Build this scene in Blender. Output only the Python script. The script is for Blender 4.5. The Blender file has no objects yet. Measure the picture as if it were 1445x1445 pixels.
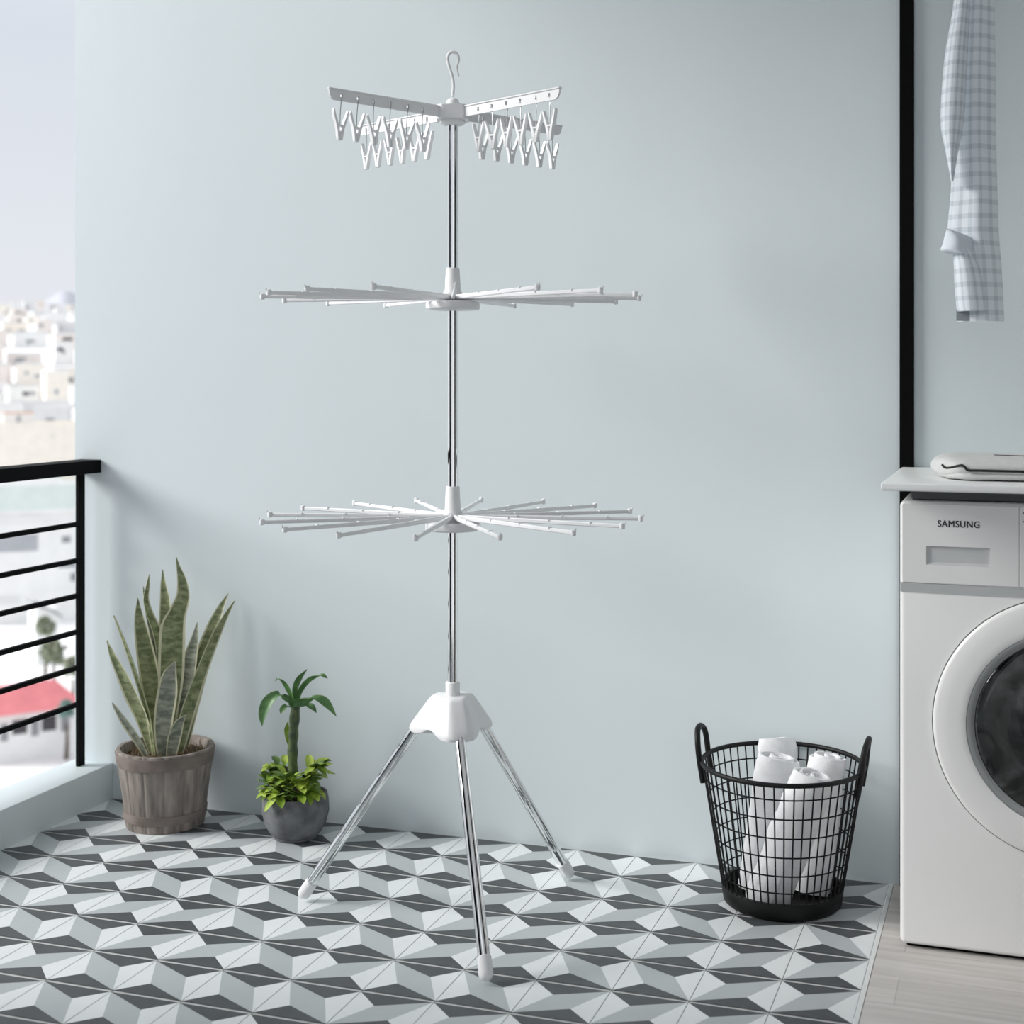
import bpy, bmesh, math, random
from mathutils import Vector, Matrix, noise

SC = bpy.context.scene
COL = SC.collection
PI = math.pi

# ------------------------------------------------------------------ camera, world, sun, exposure
VIEW = math.radians(18.38)                     # the camera looks this far to the left of straight at the wall
cam_d = bpy.data.cameras.new('camera')
cam = bpy.data.objects.new('camera', cam_d)
COL.objects.link(cam)
cam.location = (1.11415, -3.13684, 1.0936)
cam.rotation_euler = (PI / 2, 0, VIEW)
cam_d.sensor_width = 36.0
cam_d.lens = 2014.69 / 1445 * 36
cam_d.shift_x = -(775.47 - 722.5) / 1445
cam_d.shift_y = -(722.5 - 527.59) / 1445
cam_d.clip_end = 6000
cam_d.dof.use_dof = True
cam_d.dof.focus_distance = 2.95
cam_d.dof.aperture_fstop = 4.0
SC.camera = cam

W = bpy.data.worlds.new('overcast_sky')
SC.world = W
W.use_nodes = True
wn = W.node_tree.nodes
wl = W.node_tree.links
bg = wn['Background']
tc = wn.new('ShaderNodeTexCoord')
sx = wn.new('ShaderNodeSeparateXYZ')
wl.new(tc.outputs['Generated'], sx.inputs[0])
rampw = wn.new('ShaderNodeValToRGB')
rampw.color_ramp.elements[0].position = 0.0
rampw.color_ramp.elements[0].color = (0.74, 0.76, 0.80, 1)
rampw.color_ramp.elements[1].position = 0.55
rampw.color_ramp.elements[1].color = (0.86, 0.89, 0.94, 1)
e = rampw.color_ramp.elements.new(0.22)
e.color = (0.64, 0.68, 0.745, 1)
wl.new(sx.outputs['Z'], rampw.inputs[0])
wl.new(rampw.outputs[0], bg.inputs['Color'])
bg.inputs['Strength'].default_value = 0.735

sun_d = bpy.data.lights.new('sun', 'SUN')
sun_d.energy = 2.85
sun_d.angle = math.radians(26)
sun_d.color = (1.0, 0.98, 0.95)
sun = bpy.data.objects.new('sun', sun_d)
COL.objects.link(sun)
sun.rotation_euler = Vector((0.85, 0.34, -0.50)).to_track_quat('-Z', 'Y').to_euler()

SC.view_settings.view_transform = 'Standard'
SC.view_settings.look = 'None'
SC.view_settings.exposure = 0.58
SC.view_settings.gamma = 1.0
SC.view_settings.use_curve_mapping = False

# ------------------------------------------------------------------ helpers
def srgb(r, g, b):
    f = lambda c: (c / 255) / 12.92 if c <= 10 else ((c / 255 + 0.055) / 1.055) ** 2.4
    return (f(r), f(g), f(b), 1)

def mat(name, color, rough=0.5, metal=0.0, spec=0.5, noise_amt=0.0, noise_scale=20, bump=0.0, bump_scale=200, stretch=(1, 1, 1), coat=0.0):
    m = bpy.data.materials.new(name)
    m.use_nodes = True
    nt = m.node_tree
    p = nt.nodes['Principled BSDF']
    p.inputs['Base Color'].default_value = color
    p.inputs['Roughness'].default_value = rough
    p.inputs['Metallic'].default_value = metal
    p.inputs['Specular IOR Level'].default_value = spec
    p.inputs['Coat Weight'].default_value = coat
    t = nt.nodes.new('ShaderNodeTexCoord')
    mp = nt.nodes.new('ShaderNodeMapping')
    mp.inputs['Scale'].default_value = stretch
    nt.links.new(t.outputs['Object'], mp.inputs[0])
    if noise_amt:
        n = nt.nodes.new('ShaderNodeTexNoise')
        n.inputs['Scale'].default_value = noise_scale
        n.inputs['Detail'].default_value = 6
        nt.links.new(mp.outputs[0], n.inputs[0])
        r = nt.nodes.new('ShaderNodeValToRGB')
        lo = [max(0, c * (1 - noise_amt)) for c in color[:3]]
        hi = [min(1, c * (1 + noise_amt)) for c in color[:3]]
        r.color_ramp.elements[0].position = 0.3
        r.color_ramp.elements[1].position = 0.7
        r.color_ramp.elements[0].color = (*lo, 1)
        r.color_ramp.elements[1].color = (*hi, 1)
        nt.links.new(n.outputs[0], r.inputs[0])
        nt.links.new(r.outputs[0], p.inputs['Base Color'])
    if bump:
        n2 = nt.nodes.new('ShaderNodeTexNoise')
        n2.inputs['Scale'].default_value = bump_scale
        n2.inputs['Detail'].default_value = 4
        nt.links.new(mp.outputs[0], n2.inputs[0])
        b = nt.nodes.new('ShaderNodeBump')
        b.inputs['Strength'].default_value = bump
        b.inputs['Distance'].default_value = 0.002
        nt.links.new(n2.outputs[0], b.inputs['Height'])
        nt.links.new(b.outputs[0], p.inputs['Normal'])
    return m

def link(name, bm, mats, parent=None, smooth=35, kind=None):
    bmesh.ops.recalc_face_normals(bm, faces=bm.faces[:])
    me = bpy.data.meshes.new(name)
    bm.to_mesh(me)
    bm.free()
    for m in (mats if isinstance(mats, (list, tuple)) else [mats]):
        me.materials.append(m)
    if smooth:
        me.polygons.foreach_set('use_smooth', [True] * len(me.polygons))
        me.set_sharp_from_angle(angle=math.radians(smooth))
    o = bpy.data.objects.new(name, me)
    COL.objects.link(o)
    if parent:
        o.parent = parent
    if kind:
        o['kind'] = kind
    return o

def thing(name, label, cat, loc=(0, 0, 0), rz=0.0, group=None):
    o = bpy.data.objects.new(name, None)
    COL.objects.link(o)
    o.empty_display_size = 0.05
    o.location = loc
    o.rotation_euler = (0, 0, rz)
    return tag(o, label, cat, group)

def tag(o, label, cat, group=None):
    o['label'] = label
    o['category'] = cat
    if group:
        o['group'] = group
    return o

def box(bm, lo, hi, bev=0.0, seg=2, mx=None, mi=0):
    lo = Vector(lo); hi = Vector(hi)
    t = bmesh.new()
    bmesh.ops.create_cube(t, size=1)
    for v in t.verts:
        v.co = Vector(((v.co.x + .5) * (hi.x - lo.x) + lo.x, (v.co.y + .5) * (hi.y - lo.y) + lo.y, (v.co.z + .5) * (hi.z - lo.z) + lo.z))
    if bev:
        bmesh.ops.bevel(t, geom=t.edges[:], offset=bev, segments=seg, profile=0.5, affect='EDGES')
    merge(bm, t, mx, mi)

def merge(bm, t, mx=None, mi=0):
    vs = {}
    for v in t.verts:
        vs[v] = bm.verts.new(mx @ v.co if mx else v.co)
    for f in t.faces:
        try:
            nf = bm.faces.new([vs[v] for v in f.verts])
            nf.material_index = mi
        except ValueError:
            pass
    t.free()

def lathe(bm, prof, n=32, mx=None, mi=0, cap0=True, cap1=True, wob=None):
    rings = []
    for k, (r, z) in enumerate(prof):
        ring = []
        for i in range(n):
            a = 2 * PI * i / n
            rr = r * (wob(a, z) if wob else 1)
            p = Vector((rr * math.cos(a), rr * math.sin(a), z))
            ring.append(bm.verts.new(mx @ p if mx else p))
        rings.append(ring)
    for a, b in zip(rings, rings[1:]):
        for i in range(n):
            f = bm.faces.new((a[i], a[(i + 1) % n], b[(i + 1) % n], b[i]))
            f.material_index = mi
    if cap0:
        bm.faces.new(rings[0][::-1]).material_index = mi
    if cap1:
        bm.faces.new(rings[-1]).material_index = mi

def tube(bm, pts, rad, n=10, closed=False, mi=0, flat=1.0, cap=True):
    pts = [Vector(p) for p in pts]
    m = len(pts)
    rads = rad if isinstance(rad, (list, tuple)) else [rad] * m
    tg = []
    for i in range(m):
        if closed:
            d = pts[(i + 1) % m] - pts[i - 1]
        else:
            d = pts[min(i + 1, m - 1)] - pts[max(i - 1, 0)]
        tg.append(d.normalized())
    up = Vector((0, 0, 1)) if abs(tg[0].z) < 0.9 else Vector((1, 0, 0))
    nrm = (up - tg[0] * up.dot(tg[0])).normalized()
    rings = []
    for i in range(m):
        nrm = (nrm - tg[i] * nrm.dot(tg[i])).normalized()
        bn = tg[i].cross(nrm)
        rings.append([bm.verts.new(pts[i] + (nrm * math.cos(2 * PI * k / n) + bn * math.sin(2 * PI * k / n) * flat) * rads[i]) for k in range(n)])
    for i in range(m if closed else m - 1):
        a, b = rings[i], rings[(i + 1) % m]
        for k in range(n):
            bm.faces.new((a[k], a[(k + 1) % n], b[(k + 1) % n], b[k])).material_index = mi
    if cap and not closed:
        bm.faces.new(rings[0][::-1]).material_index = mi
        bm.faces.new(rings[-1]).material_index = mi

def prism(bm, poly, depth, mx=None, mi=0, bev=0.0):
    # poly in local x,z ; extruded along y from -depth/2 to depth/2
    t = bmesh.new()
    a = [t.verts.new((x, -depth / 2, z)) for x, z in poly]
    b = [t.verts.new((x, depth / 2, z)) for x, z in poly]
    t.faces.new(a)
    t.faces.new(b[::-1])
    for i in range(len(poly)):
        j = (i + 1) % len(poly)
        t.faces.new((a[i], b[i], b[j], a[j]))
    if bev:
        bmesh.ops.bevel(t, geom=t.edges[:], offset=bev, segments=2, profile=0.5, affect='EDGES')
    merge(bm, t, mx, mi)

def smooth_path(pts, k=4):
    # Catmull-Rom through tuples of any length
    out = []
    P = [pts[0]] + list(pts) + [pts[-1]]
    for i in range(1, len(P) - 2):
        for s in range(k):
            t = s / k
            out.append(tuple(0.5 * ((2 * b) + (-a + c) * t + (2 * a - 5 * b + 4 * c - d) * t * t + (-a + 3 * b - 3 * c + d) * t ** 3)
                             for a, b, c, d in zip(P[i - 1], P[i], P[i + 1], P[i + 2])))
    out.append(tuple(pts[-1]))
    return out

# ------------------------------------------------------------------ materials
M_wall = mat('pale_blue_paint', srgb(209, 218, 221), 0.6, spec=0.3, noise_amt=0.012, noise_scale=3, bump=0.03, bump_scale=150)
M_ceil = mat('white_ceiling_paint', srgb(240, 240, 238), 0.7, spec=0.3, noise_amt=0.01, noise_scale=3)
M_white = mat('white_plastic', srgb(226, 227, 228), 0.35, noise_amt=0.01)
M_whitearm = mat('white_coated_metal', srgb(226, 227, 229), 0.3, noise_amt=0.01)
M_peg = mat('matt_white_plastic', srgb(234, 235, 236), 0.45, noise_amt=0.01)
M_chrome = mat('chrome', (0.84, 0.85, 0.86, 1), 0.04, metal=1.0, noise_amt=0.02)
M_wire = mat('grey_wire', (0.35, 0.36, 0.37, 1), 0.3, metal=1.0, noise_amt=0.05)
M_black = mat('black_powder_coat', srgb(5, 5, 6), 0.6, spec=0.08, noise_amt=0.1, noise_scale=80)
M_wireblack = mat('black_wire_coat', srgb(17, 17, 18), 0.5, spec=0.25, noise_amt=0.1, noise_scale=80)
M_tw = mat('white_tile', srgb(226, 230, 231), 0.45, spec=0.4, noise_amt=0.03, noise_scale=12)
M_tg = mat('grey_tile', srgb(181, 187, 189), 0.45, spec=0.4, noise_amt=0.03, noise_scale=12)
M_td = mat('charcoal_tile', srgb(76, 80, 82), 0.45, spec=0.4, noise_amt=0.1, noise_scale=25)
M_grout = mat('grey_grout', srgb(194, 197, 196), 0.8, noise_amt=0.08, noise_scale=60)
M_joint = mat('dark_tile_joint', srgb(120, 124, 124), 0.8, noise_amt=0.08, noise_scale=60)
M_app = mat('white_enamel', srgb(240, 240, 239), 0.3, noise_amt=0.006, noise_scale=4)
M_appgrey = mat('grey_band_plastic', srgb(200, 203, 203), 0.4, noise_amt=0.02)
M_appdark = mat('shade_and_gap_grey', srgb(84, 88, 88), 0.6, noise_amt=0.05)  # for the painted shade under the counter and the door gap
M_ring = mat('satin_grey_ring', srgb(150, 154, 154), 0.35, metal=0.3, noise_amt=0.03)
M_logo = mat('black_print', srgb(18, 18, 19), 0.5, noise_amt=0.02)
M_towel = mat('white_terry', srgb(238, 239, 241), 0.95, spec=0.1, noise_amt=0.04, noise_scale=60, bump=0.6, bump_scale=500)
M_towelg = mat('light_grey_terry', srgb(214, 215, 214), 0.95, spec=0.1, noise_amt=0.05, noise_scale=70, bump=0.6, bump_scale=500)
M_hem = mat('black_trim', srgb(22, 22, 23), 0.8, noise_amt=0.05)
M_concrete = mat('grey_concrete', srgb(108, 110, 112), 0.85, spec=0.2, noise_amt=0.38, noise_scale=26, bump=0.4, bump_scale=120)
M_soil = mat('dark_soil', srgb(72, 62, 52), 0.95, spec=0.1, noise_amt=0.5, noise_scale=90, bump=1.0, bump_scale=160)
M_straw = mat('dry_straw', srgb(140, 122, 98), 0.9, spec=0.1, noise_amt=0.3, noise_scale=90)
M_counter = mat('white_laminate', srgb(232, 235, 234), 0.35, noise_amt=0.01)

# weathered staves
M_stave = mat('weathered_wood', srgb(138, 130, 124), 0.85, spec=0.2, noise_amt=0.42, noise_scale=14, bump=0.5, bump_scale=60, stretch=(4, 4, 0.5))
M_hoop = mat('worn_wooden_hoop', srgb(128, 118, 112), 0.85, spec=0.2, noise_amt=0.25, noise_scale=20, bump=0.4, bump_scale=60)

def leaf_mat(name, dark, light, scale, bands):
    m = bpy.data.materials.new(name)
    m.use_nodes = True
    nt = m.node_tree
    p = nt.nodes['Principled BSDF']
    p.inputs['Roughness'].default_value = 0.45
    t = nt.nodes.new('ShaderNodeTexCoord')
    mp = nt.nodes.new('ShaderNodeMapping')
    mp.inputs['Scale'].default_value = (1, 1, bands)
    nt.links.new(t.outputs['Object'], mp.inputs[0])
    n = nt.nodes.new('ShaderNodeTexNoise')
    n.inputs['Scale'].default_value = scale
    n.inputs['Detail'].default_value = 5
    n.inputs['Distortion'].default_value = 0.6
    nt.links.new(mp.outputs[0], n.inputs[0])
    r = nt.nodes.new('ShaderNodeValToRGB')
    r.color_ramp.elements[0].position = 0.38
    r.color_ramp.elements[1].position = 0.62
    r.color_ramp.elements[0].color = dark
    r.color_ramp.elements[1].color = light
    nt.links.new(n.outputs[0], r.inputs[0])
    nt.links.new(r.outputs[0], p.inputs['Base Color'])
    return m

M_snake = leaf_mat('banded_green_leaf', srgb(98, 108, 72), srgb(148, 156, 116), 38, 2.2)
M_snakeg = leaf_mat('banded_grey_green_leaf', srgb(104, 112, 98), srgb(156, 160, 144), 38, 2.2)
M_margin = mat('cream_leaf_margin', srgb(206, 204, 172), 0.5, noise_amt=0.08, noise_scale=40)
M_crown = leaf_mat('mid_green_leaf', srgb(66, 106, 58), srgb(96, 138, 76), 30, 1)
M_bush = leaf_mat('lime_green_leaf', srgb(124, 156, 48), srgb(172, 192, 84), 30, 1)
M_bushd = leaf_mat('deep_green_leaf', srgb(78, 108, 46), srgb(112, 138, 60), 30, 1)
M_stem = leaf_mat('ribbed_green_stem', srgb(52, 68, 44), srgb(92, 106, 66), 60, 0.6)
M_twig = mat('reddish_twig', srgb(104, 72, 52), 0.7, noise_amt=0.2, noise_scale=60)

def glass_door_mat():
    m = bpy.data.materials.new('dark_door_glass')
    m.use_nodes = True
    nt = m.node_tree
    p = nt.nodes['Principled BSDF']
    p.inputs['Roughness'].default_value = 0.06
    p.inputs['Specular IOR Level'].default_value = 0.6
    t = nt.nodes.new('ShaderNodeTexCoord')
    n = nt.nodes.new('ShaderNodeTexNoise')
    n.inputs['Scale'].default_value = 9
    n.inputs['Detail'].default_value = 2
    n.inputs['Distortion'].default_value = 2.5
    nt.links.new(t.outputs['Object'], n.inputs[0])
    r = nt.nodes.new('ShaderNodeValToRGB')
    r.color_ramp.elements[0].position = 0.42
    r.color_ramp.elements[0].color = srgb(12, 13, 13)
    r.color_ramp.elements[1].position = 0.72
    r.color_ramp.elements[1].color = srgb(66, 70, 70)
    nt.links.new(n.outputs[0], r.inputs[0])
    nt.links.new(r.outputs[0], p.inputs['Base Color'])
    return m
M_glass = glass_door_mat()

def plank_mat():
    m = bpy.data.materials.new('pale_grey_boards')
    m.use_nodes = True
    nt = m.node_tree
    p = nt.nodes['Principled BSDF']
    p.inputs['Roughness'].default_value = 0.5
    t = nt.nodes.new('ShaderNodeTexCoord')
    br = nt.nodes.new('ShaderNodeTexBrick')
    br.offset = 0.37
    br.inputs['Scale'].default_value = 1
    br.inputs['Brick Width'].default_value = 0.9
    br.inputs['Row Height'].default_value = 0.12
    br.inputs['Mortar Size'].default_value = 0.0012
    br.inputs['Color1'].default_value = srgb(208, 205, 202)
    br.inputs['Color2'].default_value = srgb(214, 211, 208)
    br.inputs['Mortar'].default_value = srgb(190, 187, 185)
    nt.links.new(t.outputs['Object'], br.inputs['Vector'])
    mp = nt.nodes.new('ShaderNodeMapping')
    mp.inputs['Scale'].default_value = (1.2, 22, 1)
    nt.links.new(t.outputs['Object'], mp.inputs[0])
    n = nt.nodes.new('ShaderNodeTexNoise')
    n.inputs['Scale'].default_value = 2.5
    n.inputs['Detail'].default_value = 6
    nt.links.new(mp.outputs[0], n.inputs[0])
    r = nt.nodes.new('ShaderNodeValToRGB')
    r.color_ramp.elements[0].position = 0.35
    r.color_ramp.elements[1].position = 0.65
    r.color_ramp.elements[0].color = srgb(232, 230, 228)
    r.color_ramp.elements[1].color = (1, 1, 1, 1)
    nt.links.new(n.outputs[0], r.inputs[0])
    mx = nt.nodes.new('ShaderNodeMix')
    mx.data_type = 'RGBA'
    mx.blend_type = 'MULTIPLY'
    mx.inputs[0].default_value = 1
    nt.links.new(br.outputs['Color'], mx.inputs[6])
    nt.links.new(r.outputs[0], mx.inputs[7])
    nt.links.new(mx.outputs[2], p.inputs['Base Color'])
    return m
M_plank = plank_mat()

def check_mat():
    # woven check: pale bands along the cloth's length and width (object space)
    m = bpy.data.materials.new('checked_cotton')
    m.use_nodes = True
    nt = m.node_tree
    p = nt.nodes['Principled BSDF']
    p.inputs['Roughness'].default_value = 0.9
    p.inputs['Specular IOR Level'].default_value = 0.15
    t = nt.nodes.new('ShaderNodeTexCoord')
    s = nt.nodes.new('ShaderNodeSeparateXYZ')
    nt.links.new(t.outputs['UV'], s.inputs[0])
    def band(sock, freq, width):
        a = nt.nodes.new('ShaderNodeMath'); a.operation = 'MULTIPLY'; a.inputs[1].default_value = freq
        nt.links.new(sock, a.inputs[0])
        b = nt.nodes.new('ShaderNodeMath'); b.operation = 'FRACT'
        nt.links.new(a.outputs[0], b.inputs[0])
        c = nt.nodes.new('ShaderNodeMath'); c.operation = 'LESS_THAN'; c.inputs[1].default_value = width
        nt.links.new(b.outputs[0], c.inputs[0])
        return c.outputs[0]
    b1 = band(s.outputs['X'], 56, 0.38)
    b2 = band(s.outputs['Y'], 37, 0.36)
    add = nt.nodes.new('ShaderNodeMath'); add.operation = 'ADD'
    nt.links.new(b1, add.inputs[0]); nt.links.new(b2, add.inputs[1])
    half = nt.nodes.new('ShaderNodeMath'); half.operation = 'MULTIPLY'; half.inputs[1].default_value = 0.5
    nt.links.new(add.outputs[0], half.inputs[0])
    r = nt.nodes.new('ShaderNodeValToRGB')
    r.color_ramp.elements[0].color = srgb(232, 238, 243)
    r.color_ramp.elements[1].color = srgb(192, 202, 208)
    e = r.color_ramp.elements.new(0.5)
    e.color = srgb(214, 222, 228)
    nt.links.new(half.outputs[0], r.inputs[0])
    nt.links.new(r.outputs[0], p.inputs['Base Color'])
    return m
M_check = check_mat()
M_cuff = mat('pale_blue_cotton', srgb(218, 225, 232), 0.9, spec=0.15, noise_amt=0.04, noise_scale=60)

# ------------------------------------------------------------------ the setting
T = 0.14
BACK = set('''-1,-1 -1,-2 -1,-3 0,0 -2,-3 -1,1 -2,0 1,0 2,-1 2,-4 1,-4 1,-5 3,-3 3,-1 0,-4 5,-3 3,-5 -3,-2 -3,-1 -4,-2 -4,-4 -3,-3
-2,-4 -1,-4 -5,-2 -8,-2 -8,-3 -7,-2 -7,-1 -6,0 -5,0 -4,1 -3,1 -4,2 -3,2 -2,2 -6,1 -2,1 -8,-5 -8,0 -6,3 0,3 4,2'''.split())
bm = bmesh.new()
g, gy = 0.0007, 0.0038
q = [bm.verts.new(p) for p in ((-8 * T, 0, -0.0012), (6 * T, 0, -0.0012), (6 * T, -3.6, -0.0012), (-8 * T, -3.6, -0.0012))]
bm.faces.new(q).material_index = 3
for i in range(-8, 6):
    for j in range(-5, 20):
        x0, x1 = i * T + g, (i + 1) * T - g
        y0, y1 = -(j + 5) * T - gy, -(j + 6) * T + gy
        P = lambda u, v: bm.verts.new((x0 + (x1 - x0) * u, y0 + (y1 - y0) * v, 0))
        TL, TR, BL, BR = P(0, 0), P(1, 0), P(0, 1), P(1, 1)
        a = 0.335
        if '%d,%d' % (i, j) in BACK:
            A, B = P(1 - a, a), P(a, 1 - a)
            fs = [((TL, TR, A), 2), ((TR, BR, A), 0), ((BL, BR, B), 2), ((TL, BL, B), 0), ((TL, A, BR, B), 1)]
        else:
            A, B = P(a, a), P(1 - a, 1 - a)
            fs = [((TL, TR, A), 2), ((TL, BL, A), 0), ((BL, BR, B), 2), ((TR, BR, B), 0), ((BL, A, TR, B), 1)]
        for vs, mi in fs:
            bm.faces.new(vs).material_index = mi
for i in range(-7, 6):
    f = bm.faces.new([bm.verts.new(p) for p in ((i * T - .0008, 0, -0.0006), (i * T + .0008, 0, -0.0006), (i * T + .0008, -3.6, -0.0006), (i * T - .0008, -3.6, -0.0006))])
    f.material_index = 4
floor = link('floor', bm, [M_tw, M_tg, M_td, M_grout, M_joint], smooth=0, kind='structure')

bm = bmesh.new()
box(bm, (0.8505, -3.6, -0.03), (1.8, 0, 0.0))
link('floor_boards', bm, M_plank, smooth=0, kind='structure')
bm = bmesh.new()
box(bm, (0.8412, -3.6, -0.03), (0.8497, 0, 0.0008), 0.0005, 1)
link('trim_1', bm, mat('pale_threshold', srgb(222, 225, 224), 0.5, noise_amt=0.03), smooth=0, kind='structure')

bm = bmesh.new()
box(bm, (-1.2292, 0, -0.3), (1.8, 0.14, 2.9))
link('wall_back', bm, M_wall, smooth=0, kind='structure')
bm = bmesh.new()
box(bm, (1.8, -3.6, -0.3), (1.94, 0.14, 2.9))
link('wall_right', bm, M_ceil, smooth=0, kind='structure')
bm = bmesh.new()
box(bm, (-1.2292, -3.74, -0.3), (-0.35, -3.6, 2.9))  # unseen partial wall, width set to balance daylight from the front
link('wall_front', bm, M_ceil, smooth=0, kind='structure')
bm = bmesh.new()
box(bm, (1.785, -1.50, 0.0), (1.7995, -0.66, 2.1), 0.003, 1)  # unseen dark panel, added to put a dark streak in the chrome
link('unseen_dark_panel', bm, M_black, smooth=0, kind='structure')
bm = bmesh.new()
box(bm, (-1.31, -3.5, -0.3), (-1.2295, -1.45, 2.9), 0.003, 1)  # unseen black screen, added so the chrome tubes reflect something dark
link('unseen_dark_screen', bm, M_black, smooth=0, kind='structure')
bm = bmesh.new()
box(bm, (-1.26, -3.6, 2.9), (1.94, 0.14, 3.05))
link('ceiling', bm, M_ceil, smooth=0, kind='structure')
bm = bmesh.new()
box(bm, (-1.2292, -3.6, -0.3), (-1.113, -0.0005, 0.092), 0.002, 2)
link('wall_left', bm, M_wall, kind='structure')
bm = bmesh.new()
box(bm, (0.8624, -0.012, 0), (0.892, -0.0003, 2.9), 0.001, 1)
link('trim_2', bm, M_black, kind='structure')

# ------------------------------------------------------------------ balcony railing
rl = thing('railing', 'black metal balcony railing with six slim bars and a broad handrail', 'railing', (-1.176, -0.05, 0.092))
def R(x, y, z): return (x + 1.176, y + 0.05, z - 0.092)
bm = bmesh.new()
box(bm, R(-1.213, -3.5, 0.8385), R(-1.149, -0.0005, 0.872), 0.001, 1)
link('handrail', bm, M_black, rl)
for py in (-0.05, -1.43, -3.4):
    bm = bmesh.new()
    box(bm, R(-1.182, py - 0.012, 0.0922), R(-1.1702, py + 0.012, 0.8384), 0.001, 1)
    link('post', bm, M_black, rl)
for z in (0.7105, 0.618, 0.528, 0.436, 0.3445, 0.251):
    bm = bmesh.new()
    box(bm, R(-1.182, -3.4, z - 0.006), R(-1.1705, -0.05, z + 0.006), 0.001, 1)
    link('bar', bm, M_black, rl)

# ------------------------------------------------------------------ drying rack
RX, RY = 0.026, -0.478
rack = thing('drying_rack', 'tall white and chrome three tier laundry rack on tripod legs', 'drying rack', (RX, RY, 0))
LEGS = [math.radians(a) for a in (181.8, 61.0, -57.0)]
LEGR = [0.331, 0.322, 0.322]
# pole in chrome sections
for z0, z1, r in ((0.44, 0.80, 0.0101), (0.79, 1.235, 0.0107), (1.225, 1.60, 0.0116)):
    bm = bmesh.new()
    lathe(bm, [(r - .0005, z0), (r, z0 + .0006), (r, z1 - .0006), (r - .0005, z1)], 40)
    link('pole', bm, M_chrome, rack)
# tripod hub
def hub_radius(a, R, w, m):
    # rounded three-lobed outline: flat lobe tips of half width w at distance R, sides drawn in to m between the lobes
    best = 0.0
    for q_, t in enumerate(LEGS):
        c, s = math.cos(a - t), math.sin(a - t)
        if c > 0.02 and abs(R * s / c) <= w:
            best = max(best, R / c)
    if best: return best
    P = []
    for t in LEGS:
        for sg in (-1, 1):
            P.append((t + sg * math.atan2(w, R), math.hypot(R, w)))
    P = sorted([(x % (2 * PI), r) for x, r in P])
    a = a % (2 * PI)
    for (x0, r0), (x1, r1) in zip(P, P[1:] + [(P[0][0] + 2 * PI, P[0][1])]):
        for aa in (a, a + 2 * PI):
            if x0 <= aa <= x1:
                f = (aa - x0) / (x1 - x0)
                return r0 + (m - r0) * math.sin(PI * f) ** 0.8
    return m
def lobe(a):
    c = max(math.cos(a - t) for t in LEGS)
    return max(0.0, min(1, (c - 0.5) / 0.44))
bm = bmesh.new()
N = 120
prof = [(0.036, 0.012, 0.026, 0.4495, 0), (0.041, 0.014, 0.030, 0.4475, 0), (0.046, 0.0165, 0.035, 0.4425, 0), (0.060, 0.0195, 0.044, 0.424, 0), (0.077, 0.0225, 0.054, 0.401, 0.05), (0.0860, 0.024, 0.0595, 0.388, 0.3), (0.0880, 0.024, 0.0605, 0.381, .65), (0.0855, 0.0225, 0.0595, 0.3755, 1.0), (0.079, 0.020, 0.055, 0.374, 1.0)]
rings = []
for R_, w_, m_, z, lift in prof:
    rad_ = [hub_radius(2 * PI * k / N, R_, w_, m_) for k in range(N)]
    for it in range(5):
        rad_ = [(rad_[k - 1] + 2 * rad_[k] + rad_[(k + 1) % N]) / 4 for k in range(N)]
    ring = []
    for k in range(N):
        a = 2 * PI * k / N
        s_ = lobe(a)
        zz = z + lift * 0.013 * (1 - s_ * s_ * (3 - 2 * s_))
        ring.append(bm.verts.new((rad_[k] * math.cos(a), rad_[k] * math.sin(a), zz)))
    rings.append(ring)
for A, B in zip(rings, rings[1:]):
    for k in range(N):
        bm.faces.new((A[k], B[k], B[(k + 1) % N], A[(k + 1) % N]))
bm.faces.new(rings[0])
bm.faces.new(rings[-1][::-1])
hub = link('tripod_hub', bm, M_white, rack, smooth=40)
bm = bmesh.new()
lathe(bm, [(0.0145, 0.447), (0.0145, 0.474), (0.0135, 0.4755), (0.0106, 0.4755)], 32)
link('collar', bm, M_white, hub)
for a, r in zip(LEGS, LEGR):
    d = Vector((math.cos(a), math.sin(a), 0))
    foot = d * r + Vector((0, 0, 0.0125))
    top = d * 0.072 + Vector((0, 0, 0.388))
    ax = (foot - top).normalized()
    bm = bmesh.new()
    tube(bm, [top, foot - ax * 0.02], 0.0113, 28)
    leg = link('leg', bm, M_chrome, rack)
    bm = bmesh.new()
    pts = [foot - ax * 0.038, foot - ax * 0.037, foot - ax * 0.008, foot - ax * 0.002, foot + ax * 0.003, foot + ax * 0.0055]
    tube(bm, pts, [0.0120, 0.0130, 0.0136, 0.0126, 0.0090, 0.003], 24)
    link('foot_cap', bm, M_white, leg)

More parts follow.
